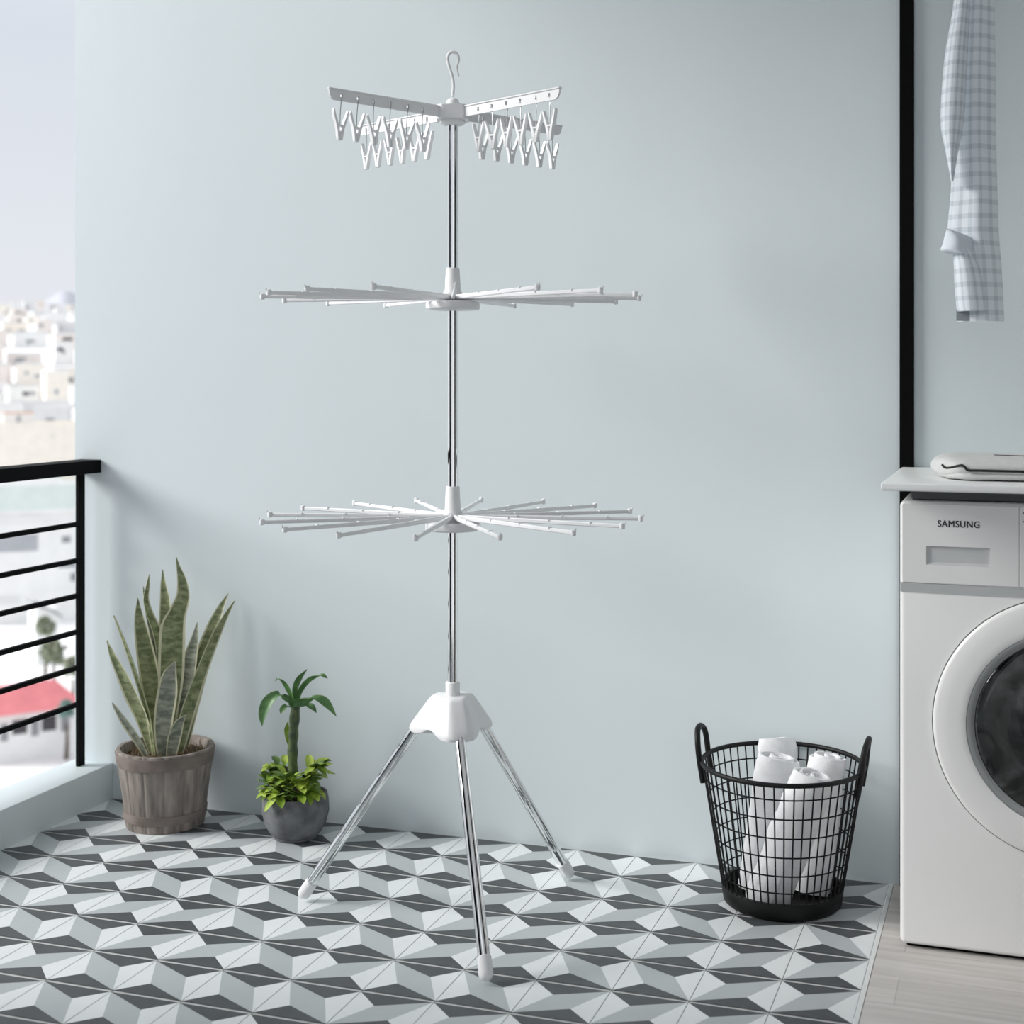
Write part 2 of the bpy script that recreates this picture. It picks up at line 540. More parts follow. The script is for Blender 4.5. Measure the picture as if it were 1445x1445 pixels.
def tier(z_arm, z0, z1, z2, z3, phase, rad):
    bm = bmesh.new()
    lathe(bm, [(0.0117, z3), (0.0130, z3), (0.0138, z3 - 0.002), (0.0160, z2 + 0.006), (0.0195, z2), (0.0195, z1 + .002), (0.045, z1 + .001), (0.053, z1 - 0.001), (0.0545, z1 - 0.004), (0.0545, z0 + .003), (0.052, z0), (0.014, z0 - 0.002), (0.0112, z0 - 0.002)], 48)
    h = link('tier_hub', bm, M_white, rack, smooth=30)
    for k in range(16):
        a = math.radians(22.5 * k + phase) + VIEW
        ca, sa = math.cos(a), math.sin(a)
        def at(r, s=0, dz=0): return Vector((r * ca - s * sa, r * sa + s * ca, z_arm + dz))
        bm = bmesh.new()
        # flattened channel arm
        secs = [(0.017, .0050, .0036), (0.05, .0048, .0034), (0.20, .0042, .0030), (rad - 0.012, .0036, .0027), (rad - 0.006, .0036, .0027)]
        rr = []
        for r, hh, ww in secs:
            rr.append([bm.verts.new(at(r, s * ww, t * hh)) for s, t in ((-1, -.6), (-.6, -1), (.6, -1), (1, -.6), (1, .6), (.6, 1), (-.6, 1), (-1, .6))])
        for A, B in zip(rr, rr[1:]):
            for n_ in range(8):
                bm.faces.new((A[n_], A[(n_ + 1) % 8], B[(n_ + 1) % 8], B[n_]))
        bm.faces.new(rr[0][::-1]); bm.faces.new(rr[-1])
        # notch stops along the arm
        for r in (0.13, 0.22, 0.31):
            box(bm, (-.0015, -.0042, .0018), (.0015, .0042, .0052), 0.0005, 1,
                Matrix.Translation(at(r)) @ Matrix.Rotation(a, 4, 'Z'))
        arm = link('arm', bm, M_whitearm, h)
        bm = bmesh.new()
        lathe(bm, [(0.002, -.0058), (0.0048, -.0048), (0.0052, 0), (0.0048, .0052), (0.0025, .0066)], 12, Matrix.Translation(at(rad - 0.004)))
        # small upturned catch at the very end
        tube(bm, [at(rad - .003, 0, .002), at(rad + .001, 0, .004), at(rad + .002, 0, .0085)], 0.0014, 8)
        link('arm_tip', bm, M_whitearm, arm)
    return h
TA = tier(1.247, 1.222, 1.238, 1.256, 1.306, 4.8, 0.381)
TB = tier(0.807, 0.780, 0.796, 0.816, 0.868, -6.0, 0.381)

# top hub, hook and four wing arms
ZT = 1.617
WANG = [math.radians(a) + VIEW for a in (-136.5, -44.5, 43.0, 136.0)]
WNAME = ['front left', 'front right', 'back right', 'back left']
bm = bmesh.new()
t = bmesh.new()
bmesh.ops.create_cube(t, size=1)
for v in t.verts:
    v.co = Vector((v.co.x * 0.064, v.co.y * 0.064, v.co.z * 0.029))
bmesh.ops.bevel(t, geom=[e for e in t.edges if abs((e.verts[0].co - e.verts[1].co).z) > 0.01], offset=0.011, segments=1, affect='EDGES')
bmesh.ops.bevel(t, geom=t.edges[:], offset=0.0012, segments=2, affect='EDGES')
merge(bm, t, Matrix.Translation((0, 0, ZT - 0.001)) @ Matrix.Rotation(VIEW + math.radians(2), 4, 'Z'))
lathe(bm, [(0.02, ZT - 0.024), (0.026, ZT - 0.020), (0.026, ZT - 0.0156), (0.010, ZT - 0.0150)], 32)
toph = link('top_hub', bm, M_white, rack, smooth=30)
bm = bmesh.new()
lathe(bm, [(0.0135, ZT + 0.0135), (0.0135, ZT + 0.019), (0.0125, ZT + 0.024), (0.009, ZT + 0.0285), (0.003, ZT + 0.031)], 28)
link('knob', bm, M_white, toph)
k_ = 1.379e-4
zy = lambda Y: 1.0936 + (527.6 - (60 + Y / 10.32)) / 703.0
hp = [(704, 790), (706, 735), (714, 650), (708, 560), (690, 470), (664, 390), (640, 310), (628, 240), (640, 180), (672, 145), (715, 138), (758, 158), (783, 200), (789, 250), (780, 300), (766, 340), (764, 375), (775, 430), (792, 490)]
hp = smooth_path([((X - 704) * k_, zy(Y)) for X, Y in hp], 3)
bm = bmesh.new()
n_ = len(hp)
tube(bm, [Vector((u * math.cos(VIEW), u * math.sin(VIEW), z)) for u, z in hp], [0.0031 - 0.0016 * max(0, (i - n_ * .6) / (n_ * .4)) for i in range(n_)], 10)
link('hook', bm, M_white, toph)

HOLES = (0.274, 0.236, 0.196, 0.157, 0.117, 0.077)
for a in WANG:
    mx = Matrix.Translation((0, 0, ZT)) @ Matrix.Rotation(a, 4, 'Z')
    bm = bmesh.new()
    # web with rounded lower tip, and a top flange, pierced by six small slots
    tipR = 0.300
    zt, zb = 0.0085, -0.0115
    cells = sorted(HOLES)
    hw, hh = 0.0022, 0.0032
    hz = -0.001
    # web outline split around every slot
    def wbox(x0, x1, z0, z1):
        box(bm, (x0, -0.0022, z0), (x1, 0.0022, z1), 0, 1, mx)
    x = 0.028
    for c in cells:
        wbox(x, c - hw, zb, zt)
        wbox(c - hw, c + hw, zb, hz - hh)
        wbox(c - hw, c + hw, hz + hh, zt)
        x = c + hw
    prism(bm, [(x, zb), (tipR - 0.012, zb), (tipR - 0.005, zb + 0.004), (tipR - 0.001, zb + 0.011), (tipR, zt), (x, zt)], 0.0044, mx)
    box(bm, (0.026, -0.0042, zt - 0.001), (tipR + 0.001, 0.0042, zt + 0.0022), 0.0008, 1, mx)
    link('wing_arm', bm, M_white, toph, smooth=30)

# ------------------------------------------------------------------ clothes pegs
def jaw_bm(s):
    bm = bmesh.new()
    # profile from handle tip (top) down to gripping tip
    cl = [(0.0162, 0.0285, .0012), (0.0150, 0.022, .0020), (0.0112, 0.010, .0025), (0.0076, 0.0, .0027), (0.0050, -0.009, .0028), (0.0034, -0.018, .0028), (0.0026, -0.026, .0025), (0.0022, -0.0290, .0018)]
    outer = [(s * (x + w), z) for x, z, w in cl]
    inner = [(s * max(x - w, 0.0004), z) for x, z, w in cl]
    prism(bm, outer + inner[::-1], 0.0078, None, 0, 0.0007)
    return bm
def peg_master():
    p = thing('clothes_peg', '', 'clothes peg')
    link('jaw', jaw_bm(1), M_peg, p, smooth=40)
    link('jaw', jaw_bm(-1), M_peg, p, smooth=40)
    bm = bmesh.new()
    box(bm, (-0.0078, -0.0040, -0.0035), (0.0078, 0.0040, 0.0005), 0.001, 1)
    box(bm, (-0.0042, -0.0032, -0.0150), (0.0042, 0.0032, -0.0125), 0.0006, 1)
    link('spring', bm, M_peg, p)
    bm = bmesh.new()
    pts = [(0, 0, -0.002), (0.0003, 0, 0.020), (0, 0.0012, 0.042), (0, 0.0034, 0.0495), (0, 0.0042, 0.0545), (0, 0.002, 0.0585), (0, -0.0022, 0.0588), (0, -0.0040, 0.0560), (0, -0.0042, 0.052)]
    tube(bm, smooth_path(pts, 3), 0.0008, 6)
    link('wire_hook', bm, M_wire, p)
    return p
PM = peg_master()
def dup(root):
    r = root.copy(); COL.objects.link(r)
    for c in list(root.children):
        k = c.copy(); COL.objects.link(k); k.parent = r
    return r
ORD = ['outermost', 'second from the tip', 'third from the tip', 'fourth from the tip', 'fifth from the tip', 'innermost, nearest the pole']
random.seed(4)
first = True
for a, nm in zip(WANG, WNAME):
    for k, r in enumerate(HOLES):
        o = PM if first else dup(PM)
        first = False
        o.location = (RX + r * math.cos(a), RY + r * math.sin(a), ZT - 0.0560 - random.uniform(0, .0012))
        o.rotation_euler = (0, random.uniform(-.05, .05), a + random.uniform(-.12, .12))
        o['label'] = 'white plastic clothes peg on the %s top arm, %s' % (nm, ORD[k])
        o['group'] = 'clothes pegs hanging from the top arms'

# ------------------------------------------------------------------ snake plant in a wooden bucket
def ribbon_leaf(pts, mats_, parent, yaw=0.0, fold=0.25, thick=0.0022, margin=0.10, name='leaf'):
    # pts: (x, y, z, width); blade faces -y (turned by yaw), cross-section cupped by fold
    P = smooth_path(pts, 4)
    bm = bmesh.new()
    cols = [-1, -1 + margin * 2, -0.45, 0, 0.45, 1 - margin * 2, 1]
    F, B = [], []
    n = len(P)
    for i, (x, y, z, w) in enumerate(P):
        c = Vector((x, y, z))
        t = (Vector(P[min(i + 1, n - 1)][:3]) - Vector(P[max(i - 1, 0)][:3])).normalized()
        side = Vector((math.cos(yaw), math.sin(yaw), 0))
        side = (side - t * side.dot(t)).normalized()
        nr = side.cross(t)
        if nr.y > 0 and abs(yaw) < PI / 2: nr = -nr
        w = max(w, 0.0012)
        fr = [bm.verts.new(c + side * (s * w / 2) + nr * (fold * w / 2 * s * s)) for s in cols]
        bk = [bm.verts.new(c + side * (s * w / 2 * 0.985) + nr * (fold * w / 2 * s * s - thick * (1.0 - 0.6 * abs(s)))) for s in cols]
        F.append(fr); B.append(bk)
    m = len(cols)
    for i in range(n - 1):
        for k in range(m - 1):
            mi = 1 if k in (0, m - 2) else 0
            bm.faces.new((F[i][k], F[i][k + 1], F[i + 1][k + 1], F[i + 1][k])).material_index = mi
            bm.faces.new((B[i][k], B[i + 1][k], B[i + 1][k + 1], B[i][k + 1])).material_index = mi
        for k in (0, m - 1):
            bm.faces.new((F[i][k], F[i + 1][k], B[i + 1][k], B[i][k])).material_index = 1
    for i in (0, n - 1):
        for k in range(m - 1):
            bm.faces.new((F[i][k], F[i][k + 1], B[i][k + 1], B[i][k])).material_index = 0
    return link(name, bm, mats_, parent, smooth=60)

sp = thing('snake_plant', 'tall snake plant with cream edged leaves in a weathered wooden bucket', 'potted plant', (-0.870, -0.132, 0), VIEW)
bm = bmesh.new()
NS = 14
def stave(a, z):
    f = (a * NS / (2 * PI)) % 1.0
    return 1 - 0.022 * (1 if (f < 0.05 or f > 0.95) else 0)
lathe(bm, [(0.088, 0.0), (0.0925, 0.001), (0.094, 0.012), (0.102, 0.08), (0.112, 0.15), (0.1165, 0.186), (0.1150, 0.1885), (0.1065, 0.1885), (0.104, 0.184), (0.101, 0.165)], 14 * 12, wob=stave, cap1=False)
pot = link('bucket', bm, M_stave, sp, smooth=40)
for z0, z1, nm in ((0.1520, 0.1830, 'hoop'), (0.020, 0.042, 'hoop')):
    bm = bmesh.new()
    ra = lambda z: 0.0925 + (z / 0.186) * 0.0240
    lathe(bm, [(ra(z0) - .002, z0), (ra(z0) + .0022, z0 + .0005), (ra(z1) + .0022, z1 - .0005), (ra(z1) - .002, z1)], 96, cap0=False, cap1=False)
    link(nm, bm, M_hoop, pot, smooth=40)
bm = bmesh.new()
random.seed(7)
lathe(bm, [(0.0005, 0.170), (0.03, 0.172), (0.07, 0.170), (0.1015, 0.166)], 48, cap0=True, cap1=False)
for v in bm.verts: v.co.z += 0.004 * noise.noise(v.co * 60)
link('soil', bm, M_soil, sp)
bm = bmesh.new()
for k in range(320):
    a = random.uniform(0, 2 * PI); r = 0.097 * math.sqrt(random.random())
    p = Vector((r * math.cos(a), r * math.sin(a), 0.168))
    d = Vector((random.gauss(0, .5), random.gauss(0, .5), 1)).normalized() * random.uniform(.008, .024)
    tube(bm, [p, p + d * .6 + Vector((random.gauss(0, .002), 0, 0)), p + d], [0.0009, .0007, .0003], 4)
straw = link('dry_straw', bm, M_straw, sp, kind='stuff')
SCL = 1 / 578.8 / 3.36
def sl(pts, y0, y1):
    out = []
    n = len(pts)
    for i, (X, Y, w) in enumerate(pts):
        px, py = 130 + X / 3.36, 780 + Y / 3.36
        out.append(((px - 234.6) / 578.8, y0 + (y1 - y0) * i / (n - 1), 1.0936 - (py - 527.6) / 578.8, w * SCL))
    return out
SN = [
    ([(345, 960, 50), (362, 800, 80), (378, 600, 118), (383, 450, 122), (388, 350, 116), (410, 280, 84), (435, 205, 64), (430, 130, 44), (414, 70, 20), (403, 20, 3)], 0.00, 0.00, 0.15, 0.22, M_snake),
    ([(370, 965, 56), (366, 800, 86), (386, 650, 94), (398, 560, 70), (418, 510, 24), (425, 492, 3)], -0.045, -0.055, 0.1, 0.28, M_snakeg),
    ([(300, 940, 40), (255, 780, 70), (208, 670, 80), (165, 570, 66), (122, 480, 40), (92, 403, 3)], -0.015, -0.03, -0.35, 0.25, M_snake),
    ([(300, 955, 34), (255, 860, 56), (205, 780, 58), (160, 710, 30), (140, 680, 3)], -0.045, -0.07, -0.5, 0.4, M_snakeg),
    ([(318, 955, 30), (296, 780, 44), (255, 630, 46), (205, 480, 40), (155, 350, 22), (125, 285, 3)], -0.028, -0.035, -0.8, 0.4, M_snake),
    ([(325, 930, 50), (290, 740, 84), (262, 580, 92), (235, 440, 78), (212, 320, 46), (204, 222, 3)], 0.02, 0.03, 0.2, 0.3, M_snake),
    ([(335, 900, 40), (315, 560, 64), (295, 410, 56), (255, 300, 40), (238, 230, 32), (248, 165, 22), (257, 110, 3)], 0.035, 0.03, 0.9, 0.5, M_snake),
    ([(310, 880, 30), (285, 500, 46), (245, 320, 30), (228, 235, 18), (218, 172, 3)], 0.045, 0.05, 0.7, 0.4, M_snakeg),
    ([(355, 900, 46), (335, 500, 66), (324, 330, 60), (322, 240, 50), (312, 165, 28), (307, 95, 3)], 0.05, 0.06, -0.1, 0.25, M_snake),
    ([(425, 910, 50), (442, 680, 76), (462, 520, 74), (482, 420, 42), (493, 335, 3)], 0.012, 0.02, -0.2, 0.3, M_snakeg),
    ([(425, 930, 50), (462, 720, 78), (508, 520, 84), (552, 370, 62), (588, 275, 32), (617, 215, 3)], 0.035, 0.075, -0.15, 0.28, M_snake),
    ([(415, 950, 46), (448, 770, 76), (505, 590, 62), (568, 420, 50), (622, 305, 26), (661, 238, 3)], -0.012, 0.045, 0.65, 0.4, M_snake),
    ([(405, 955, 40), (420, 860, 62), (440, 790, 52), (462, 755, 26), (480, 738, 3)], -0.06, -0.062, 0.35, 0.35, M_snakeg),
]
for pts, y0, y1, yaw, fold, m in SN:
    ribbon_leaf(sl(pts, y0, y1), [m, M_margin], sp, yaw, fold)

# ------------------------------------------------------------------ small potted plant in a concrete bowl
pp = thing('potted_plant', 'small leafy plant with a tufted green stem in a round concrete bowl', 'potted plant', (-0.519, -0.1245, 0), VIEW)
bm = bmesh.new()
lathe(bm, [(0.046, 0.0), (0.050, 0.0005), (0.052, 0.004), (0.051, 0.006), (0.060, 0.014), (0.0715, 0.034), (0.0785, 0.062), (0.0775, 0.088), (0.0745, 0.1035), (0.0725, 0.1045), (0.0695, 0.1035), (0.0715, 0.085)], 64, cap1=False)
link('bowl', bm, M_concrete, pp, smooth=50)
bm = bmesh.new()
lathe(bm, [(0.001, 0.094), (0.04, 0.092), (0.0712, 0.088)], 40, cap1=False)
link('soil', bm, M_soil, pp)
S2 = 2014.7 / 3.375
def q2(X, Y): return ((130 + X / 3.36 - 417.0) / S2, 1.0936 - (780 + Y / 3.36 - 527.6) / S2)
W2 = 1 / S2 / 3.36
bm = bmesh.new()
sp_pts = [(952, 1060), (950, 960), (952, 880), (958, 800), (965, 712)]
sp_pts = smooth_path([(q2(*p)[0], 0, q2(*p)[1]) for p in sp_pts], 5)
tube(bm, sp_pts, [0.0118 + 0.0012 * math.sin(i * 1.3) for i in range(len(sp_pts))], 14)
for i, v in enumerate(bm.verts):
    pass
link('stem', bm, M_stem, pp, smooth=60)
CR = [
    ([(962, 715, 16), (962, 640, 30), (985, 585, 30), (1022, 548, 3)], 0.0, -0.01, 0.5, M_crown),
    ([(960, 715, 14), (940, 650, 34), (915, 605, 32), (890, 590, 18), (875, 600, 3)], -0.005, -0.02, -0.6, M_crown),
    ([(968, 710, 14), (985, 650, 26), (1030, 600, 28), (1080, 588, 26), (1110, 603, 3)], 0.012, 0.02, 0.4, M_crown),
    ([(955, 712, 16), (915, 668, 44), (870, 672, 46), (838, 705, 54), (820, 755, 40), (818, 806, 3)], -0.012, -0.03, -0.2, M_crown),
    ([(968, 715, 16), (1010, 690, 34), (1070, 690, 40), (1115, 712, 38), (1160, 770, 3)], 0.002, -0.01, 0.2, M_crown),
    ([(945, 715, 20), (975, 695, 54), (1015, 682, 64), (1045, 676, 36), (1055, 672, 3)], -0.02, -0.035, 0.1, M_crown),
    ([(958, 718, 14), (930, 715, 26), (912, 730, 26), (908, 748, 3)], -0.022, -0.034, 0, M_crown),
    ([(970, 720, 14), (1020, 716, 28), (1052, 724, 26), (1070, 748, 3)], -0.01, -0.022, 0, M_crown),
    ([(948, 960, 10), (925, 890, 22), (918, 840, 24), (924, 806, 3)], 0.01, 0.012, 0.3, M_bush),
]
for pts, y0, y1, yaw, m in CR:
    n_ = len(pts)
    P = [(*q2(X, Y), w) for X, Y, w in pts]
    ribbon_leaf([(u, y0 + (y1 - y0) * i / (n_ - 1), z, w * W2) for i, (u, z, w) in enumerate(P)], [m, m], pp, yaw, 0.35, 0.0008)
random.seed(21)
# leafy shoots: twig out of the soil ending in a rosette of oval leaves
shoots = [(-0.042, -0.012, 0.148), (-0.026, -0.040, 0.130), (-0.010, -0.050, 0.150), (0.012, -0.046, 0.140), (0.036, -0.034, 0.150), (0.045, 0.0, 0.166),
          (0.030, 0.03, 0.150), (-0.030, 0.026, 0.160), (-0.048, -0.02, 0.122), (0.016, -0.052, 0.116), (-0.030, -0.052, 0.112), (-0.006, -0.032, 0.140), (0.040, -0.038, 0.122), (0.050, -0.02, 0.172), (-0.040, 0.0, 0.168), (0.022, -0.022, 0.150), (-0.020, -0.02, 0.152), (-0.054, -0.03, 0.136)]
bmt = bmesh.new()
for sx_, sy_, sz_ in shoots:
    b = Vector((sx_ * 0.45, sy_ * 0.45, 0.090))
    tp = Vector((sx_, sy_, sz_))
    tube(bmt, smooth_path([tuple(b), tuple(b.lerp(tp, .5) + Vector((0, 0, .008))), tuple(tp)], 3), 0.0013, 6)
    out = Vector((sx_, sy_, 0)).normalized()
    for q_ in range(8):
        a = math.atan2(out.y, out.x) + random.uniform(-1.7, 1.7)
        L = random.uniform(0.034, 0.050)
        el = random.uniform(-0.5, 0.9)
        d = Vector((math.cos(a) * math.cos(el), math.sin(a) * math.cos(el), math.sin(el)))
        w = L * random.uniform(.42, .55)
        pts = []
        for t_, ww in ((0, .12), (.2, .7), (.45, 1), (.7, .9), (.9, .48), (1, .04)):
            p = tp + d * (L * t_) + Vector((0, 0, -0.010 * t_ * t_))
            pts.append((p.x, p.y, p.z, w * ww))
        yaw_ = math.atan2(d.y, d.x) + PI / 2
        while yaw_ > PI / 2: yaw_ -= PI
        while yaw_ < -PI / 2: yaw_ += PI
        # keep inside the wall side
        if max(p[1] for p in pts) > 0.09: continue
        ribbon_leaf(pts, [M_bush if random.random() < .65 else M_bushd] * 2, pp, yaw_, 0.3, 0.0007, name='leaf')
link('twig', bmt, M_twig, pp)

# ------------------------------------------------------------------ wire laundry basket
BX, BY = 0.6385, -0.1745
bk = thing('laundry_basket', 'tapered black wire basket with two loop handles standing by the wall', 'laundry basket', (BX, BY, 0))
rb, rt_, zb_, zt_ = 0.119, 0.1655, 0.03, 0.286
rad_at = lambda z: rb + (rt_ - rb) * max(0, (z - 0.006)) / (zt_ - 0.006)
bm = bmesh.new()
lathe(bm, [(0.110, 0.0006), (0.1165, 0.0012), (0.1215, 0.006), (0.1255, 0.034), (0.1245, 0.037), (0.1185, 0.037), (0.1150, 0.011), (0.04, 0.010), (0.001, 0.010)], 72, cap1=True)
link('base', bm, M_wireblack, bk, smooth=40)
bm = bmesh.new()
tube(bm, [(rt_ * math.cos(2 * PI * i / 72), rt_ * math.sin(2 * PI * i / 72), zt_) for i in range(72)], 0.0050, 12, closed=True)
link('rim', bm, M_wireblack, bk, smooth=60)
for z in (0.255, 0.215, 0.175, 0.135, 0.096, 0.060):
    bm = bmesh.new()
    r = rad_at(z) - 0.0022
    tube(bm, [(r * math.cos(2 * PI * i / 64), r * math.sin(2 * PI * i / 64), z) for i in range(64)], 0.0016, 6, closed=True)
    link('hoop', bm, M_wireblack, bk, smooth=60)
NW = 52
for i in range(NW):
    a = 2 * PI * (i + .5) / NW
    bm = bmesh.new()
    tube(bm, [(rad_at(z) * math.cos(a), rad_at(z) * math.sin(a), z) for z in (0.032, 0.12, 0.2, 0.285)], 0.0016, 6)
    link('wire', bm, M_wireblack, bk, smooth=60)
for s in (-1, 1):
    bm = bmesh.new()
    pts = []
    hwid = 0.042
    for z, y in ((0.243, -hwid), (0.262, -hwid), (0.285, -hwid), (0.312, -hwid), (0.332, -hwid * .86), (0.345, -hwid * .5), (0.349, 0), (0.345, hwid * .5), (0.332, hwid * .86), (0.312, hwid), (0.285, hwid), (0.262, hwid), (0.243, hwid)):
        rr = math.sqrt(max(0, (rad_at(z) + .005) ** 2 - y * y)) if z < 0.30 else math.sqrt((rad_at(.3) + .005) ** 2 - y * y) + (z - .3) * 0.06
        pts.append((s * rr, y, z))
    tube(bm, smooth_path(pts, 3), 0.0062, 12)
    link('handle', bm, M_wireblack, bk, smooth=60)

# rolled towels standing in the basket
def rolled_towel(label, p0, p1, r, flat, m, seed):
    # a thick strip of terry wound into a spiral roll
    p0 = Vector(p0); p1 = Vector(p1)
    ax = p1 - p0
    L = ax.length
    random.seed(seed)
    bm = bmesh.new()
    nz, per = 22, 30
    turns = 3.6
    pitch = r / (turns + 0.55)
    nt_ = int(turns * per)
    ph = random.uniform(0, 2 * PI)
    O, I = [], []
    for i in range(nz + 1):
        t_ = i / nz
        e = min(t_, 1 - t_) * L
        soft = 0.0022 * max(0, 1 - e / 0.006) ** 2
        ro, ri = [], []
        for k in range(nt_ + 1):
            th = 2 * PI * k / per
            ra = pitch * 0.7 + pitch * th / (2 * PI)
            if k > nt_ - 6: ra -= 0.0004 * (k - nt_ + 6)
            shift = 0.0045 * math.sin(th * 0.55 + seed) * (1 if t_ > .5 else -.6)
            for lst, rr in ((ro, ra - soft), (ri, max(ra - pitch * 0.80 + soft, 0.0008))):
                v = Vector((rr * math.cos(th + ph), rr * math.sin(th + ph) * flat, 0))
                w = v + Vector((0, 0, t_ * L))
                d = 0.0050 * noise.noise(w * 17 + Vector((seed * 3, 0, 0))) + 0.0018 * noise.noise(w * 60)
                if v.length > 1e-5: v += v.normalized() * d * (rr / r)
                v.z = t_ * L + shift * abs(2 * t_ - 1)
                lst.append(bm.verts.new(v))
        O.append(ro); I.append(ri)
    for i in range(nz):
        for k in range(nt_):
            bm.faces.new((O[i][k], O[i][k + 1], O[i + 1][k + 1], O[i + 1][k]))
            bm.faces.new((I[i][k], I[i + 1][k], I[i + 1][k + 1], I[i][k + 1]))
        bm.faces.new((O[i][0], O[i + 1][0], I[i + 1][0], I[i][0]))
        bm.faces.new((O[i][-1], I[i][-1], I[i + 1][-1], O[i + 1][-1]))
    for i in (0, nz):
        for k in range(nt_):
            bm.faces.new((O[i][k], O[i][k + 1], I[i][k + 1], I[i][k]))
    o = link('rolled_towel', bm, m, smooth=55)
    o.location = p0
    zz_ = ax.normalized()
    vx = Vector((math.cos(VIEW), math.sin(VIEW), 0))
    xx_ = (vx - zz_ * zz_.dot(vx)).normalized()
    o.rotation_euler = Matrix((xx_, zz_.cross(xx_), zz_)).transposed().to_euler()
    return tag(o, label, 'towel', 'towels in the black basket')
rolled_towel('white rolled towel leaning right across the front of the wire basket', (BX - 0.020, BY - 0.060, 0.016), (BX + 0.078, BY - 0.064, 0.284), 0.051, 0.74, M_towel, 1)
rolled_towel('white rolled towel tilted at the left inside the wire basket, behind the front roll', (BX - 0.054, BY + 0.014, 0.016), (BX - 0.014, BY + 0.024, 0.292), 0.049, 0.58, M_towel, 5)
rolled_towel('white towel roll standing upright at the rear of the wire basket, its end highest', (BX - 0.008, BY + 0.080, 0.016), (BX - 0.032, BY + 0.114, 0.305), 0.043, 0.46, M_towel, 9)
rolled_towel('white towel roll at the right rear of the wire basket, beside the right handle', (BX + 0.058, BY + 0.036, 0.016), (BX + 0.088, BY + 0.050, 0.296), 0.046, 0.72, M_towel, 13)

# ------------------------------------------------------------------ washing machine
WX0, WX1, WY, WZ = 0.8895, 1.4995, -0.343, 0.852
wm = thing('washing_machine', 'white front loading washing machine with dark round door under the counter', 'washing machine', (1.1945, WY, 0))
def Wm(x, y, z): return (x - 1.1945, y - WY, z)
bm = bmesh.new()
box(bm, Wm(WX0, WY + 0.0, 0.0075), Wm(WX1, -0.02, 0.852), 0.010, 4)
body = link('body', bm, M_app, wm, smooth=40)
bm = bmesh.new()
box(bm, Wm(WX0 + .02, WY + .022, 0.853), Wm(WX1 - .004, -0.024, 0.8785), 0.002, 1)  # dark plate stands in for the shade between machine and counter
link('top_shade_panel', bm, M_appdark, wm)
bm = bmesh.new()
box(bm, Wm(WX0 + 0.012, WY + 0.015, 0.0005), Wm(WX1 - 0.012, -0.03, 0.0070), 0.001, 1)
link('plinth', bm, M_black, wm)
# grey band that bows downward under the control panel
bm = bmesh.new()
top, bot = [], []
for k in range(25):
    x = WX0 + 0.0015 + (WX1 - WX0 - 0.003) * k / 24
    s = (x - 1.1945) / 0.305
    sag = 0.010 * (1 - s * s)
    bulge = 0.004
    top.append((x, 0.6975 - sag * .35)); bot.append((x, 0.6795 - sag * .2))
for (x0, z0), (x1, z1), (x2, z2), (x3, z3) in zip(top, top[1:], bot[1:], bot):
    vs = [bm.verts.new(Wm(x, WY - 0.0035 + dy, z)) for x, z, dy in ((x0, z0, 0), (x1, z1, 0), (x2, z2, .0025), (x3, z3, .0025))]
    bm.faces.new(vs)
    for (xa, za), (xb, zb2) in (((x0, z0), (x1, z1)), ((x3, z3), (x2, z2))):
        vs = [bm.verts.new(p) for p in (Wm(xa, WY - .0035 if za == z0 and xa in (x0, x1) and za > 0.685 else WY - .001, za), Wm(xb, WY - .0035 if zb2 > 0.685 else WY - .001, zb2), Wm(xb, WY + .01, zb2), Wm(xa, WY + .01, za))]
        bm.faces.new(vs)
bmesh.ops.remove_doubles(bm, verts=bm.verts[:], dist=0.00002)
link('band', bm, M_appgrey, wm, smooth=30)
# control panel with detergent drawer
bm = bmesh.new()
PX0, PX1, PZ0, PZ1 = WX0 + .0012, 1.1050, 0.6982, 0.8505
HX0, HX1, HZ0, HZ1 = 0.9386, 1.0539, 0.7325, 0.7680
yf = WY - 0.004
def fr(xa, xb, za, zb2): box(bm, Wm(xa, yf, za), Wm(xb, WY + .004, zb2), 0.0, 1)
fr(PX0 + .004, HX0, PZ0, PZ1 - .004); fr(HX1, PX1, PZ0, PZ1 - .004); fr(HX0, HX1, PZ0, HZ0); fr(HX0, HX1, HZ1, PZ1 - .004)
bmesh.ops.remove_doubles(bm, verts=bm.verts[:], dist=0.00005)
drw = link('detergent_drawer', bm, M_app, wm, smooth=30)
bm = bmesh.new()
# recess pocket behind the opening: sloping back wall and lip
y1 = WY - 0.0003
vs = [bm.verts.new(Wm(*p)) for p in ((HX0, y1, HZ1), (HX1, y1, HZ1), (HX1, y1, HZ0 + .005), (HX0, y1, HZ0 + .005), (HX1, yf + .0003, HZ0), (HX0, yf + .0003, HZ0))]
bm.faces.new((vs[0], vs[1], vs[2], vs[3]))
bm.faces.new((vs[3], vs[2], vs[4], vs[5]))
link('finger_recess', bm, M_appgrey, drw, smooth=0)
bm = bmesh.new()
box(bm, Wm(1.1062, yf, PZ0), Wm(WX1 - .003, WY + .004, PZ1 - .004), 0.0008, 1)
cp = link('control_panel', bm, M_app, wm)
bm = bmesh.new()
for x, z, r in ((1.20, .775, .026),):
    lathe(bm, [(r, 0), (r, .014), (r - .004, .018), (.001, .018)], 32, Matrix.Translation(Wm(x + .05, yf, z)) @ Matrix.Rotation(PI / 2, 4, 'X'))
link('dial', bm, M_app, cp)
bm = bmesh.new()
for k, (x, z) in enumerate(((1.1125, 0.8355), (1.1115, 0.8195))):
    box(bm, Wm(x, yf - .0004, z - .0012), Wm(x + .030, yf - .0001, z + .0010))
link('print', bm, M_logo, cp)
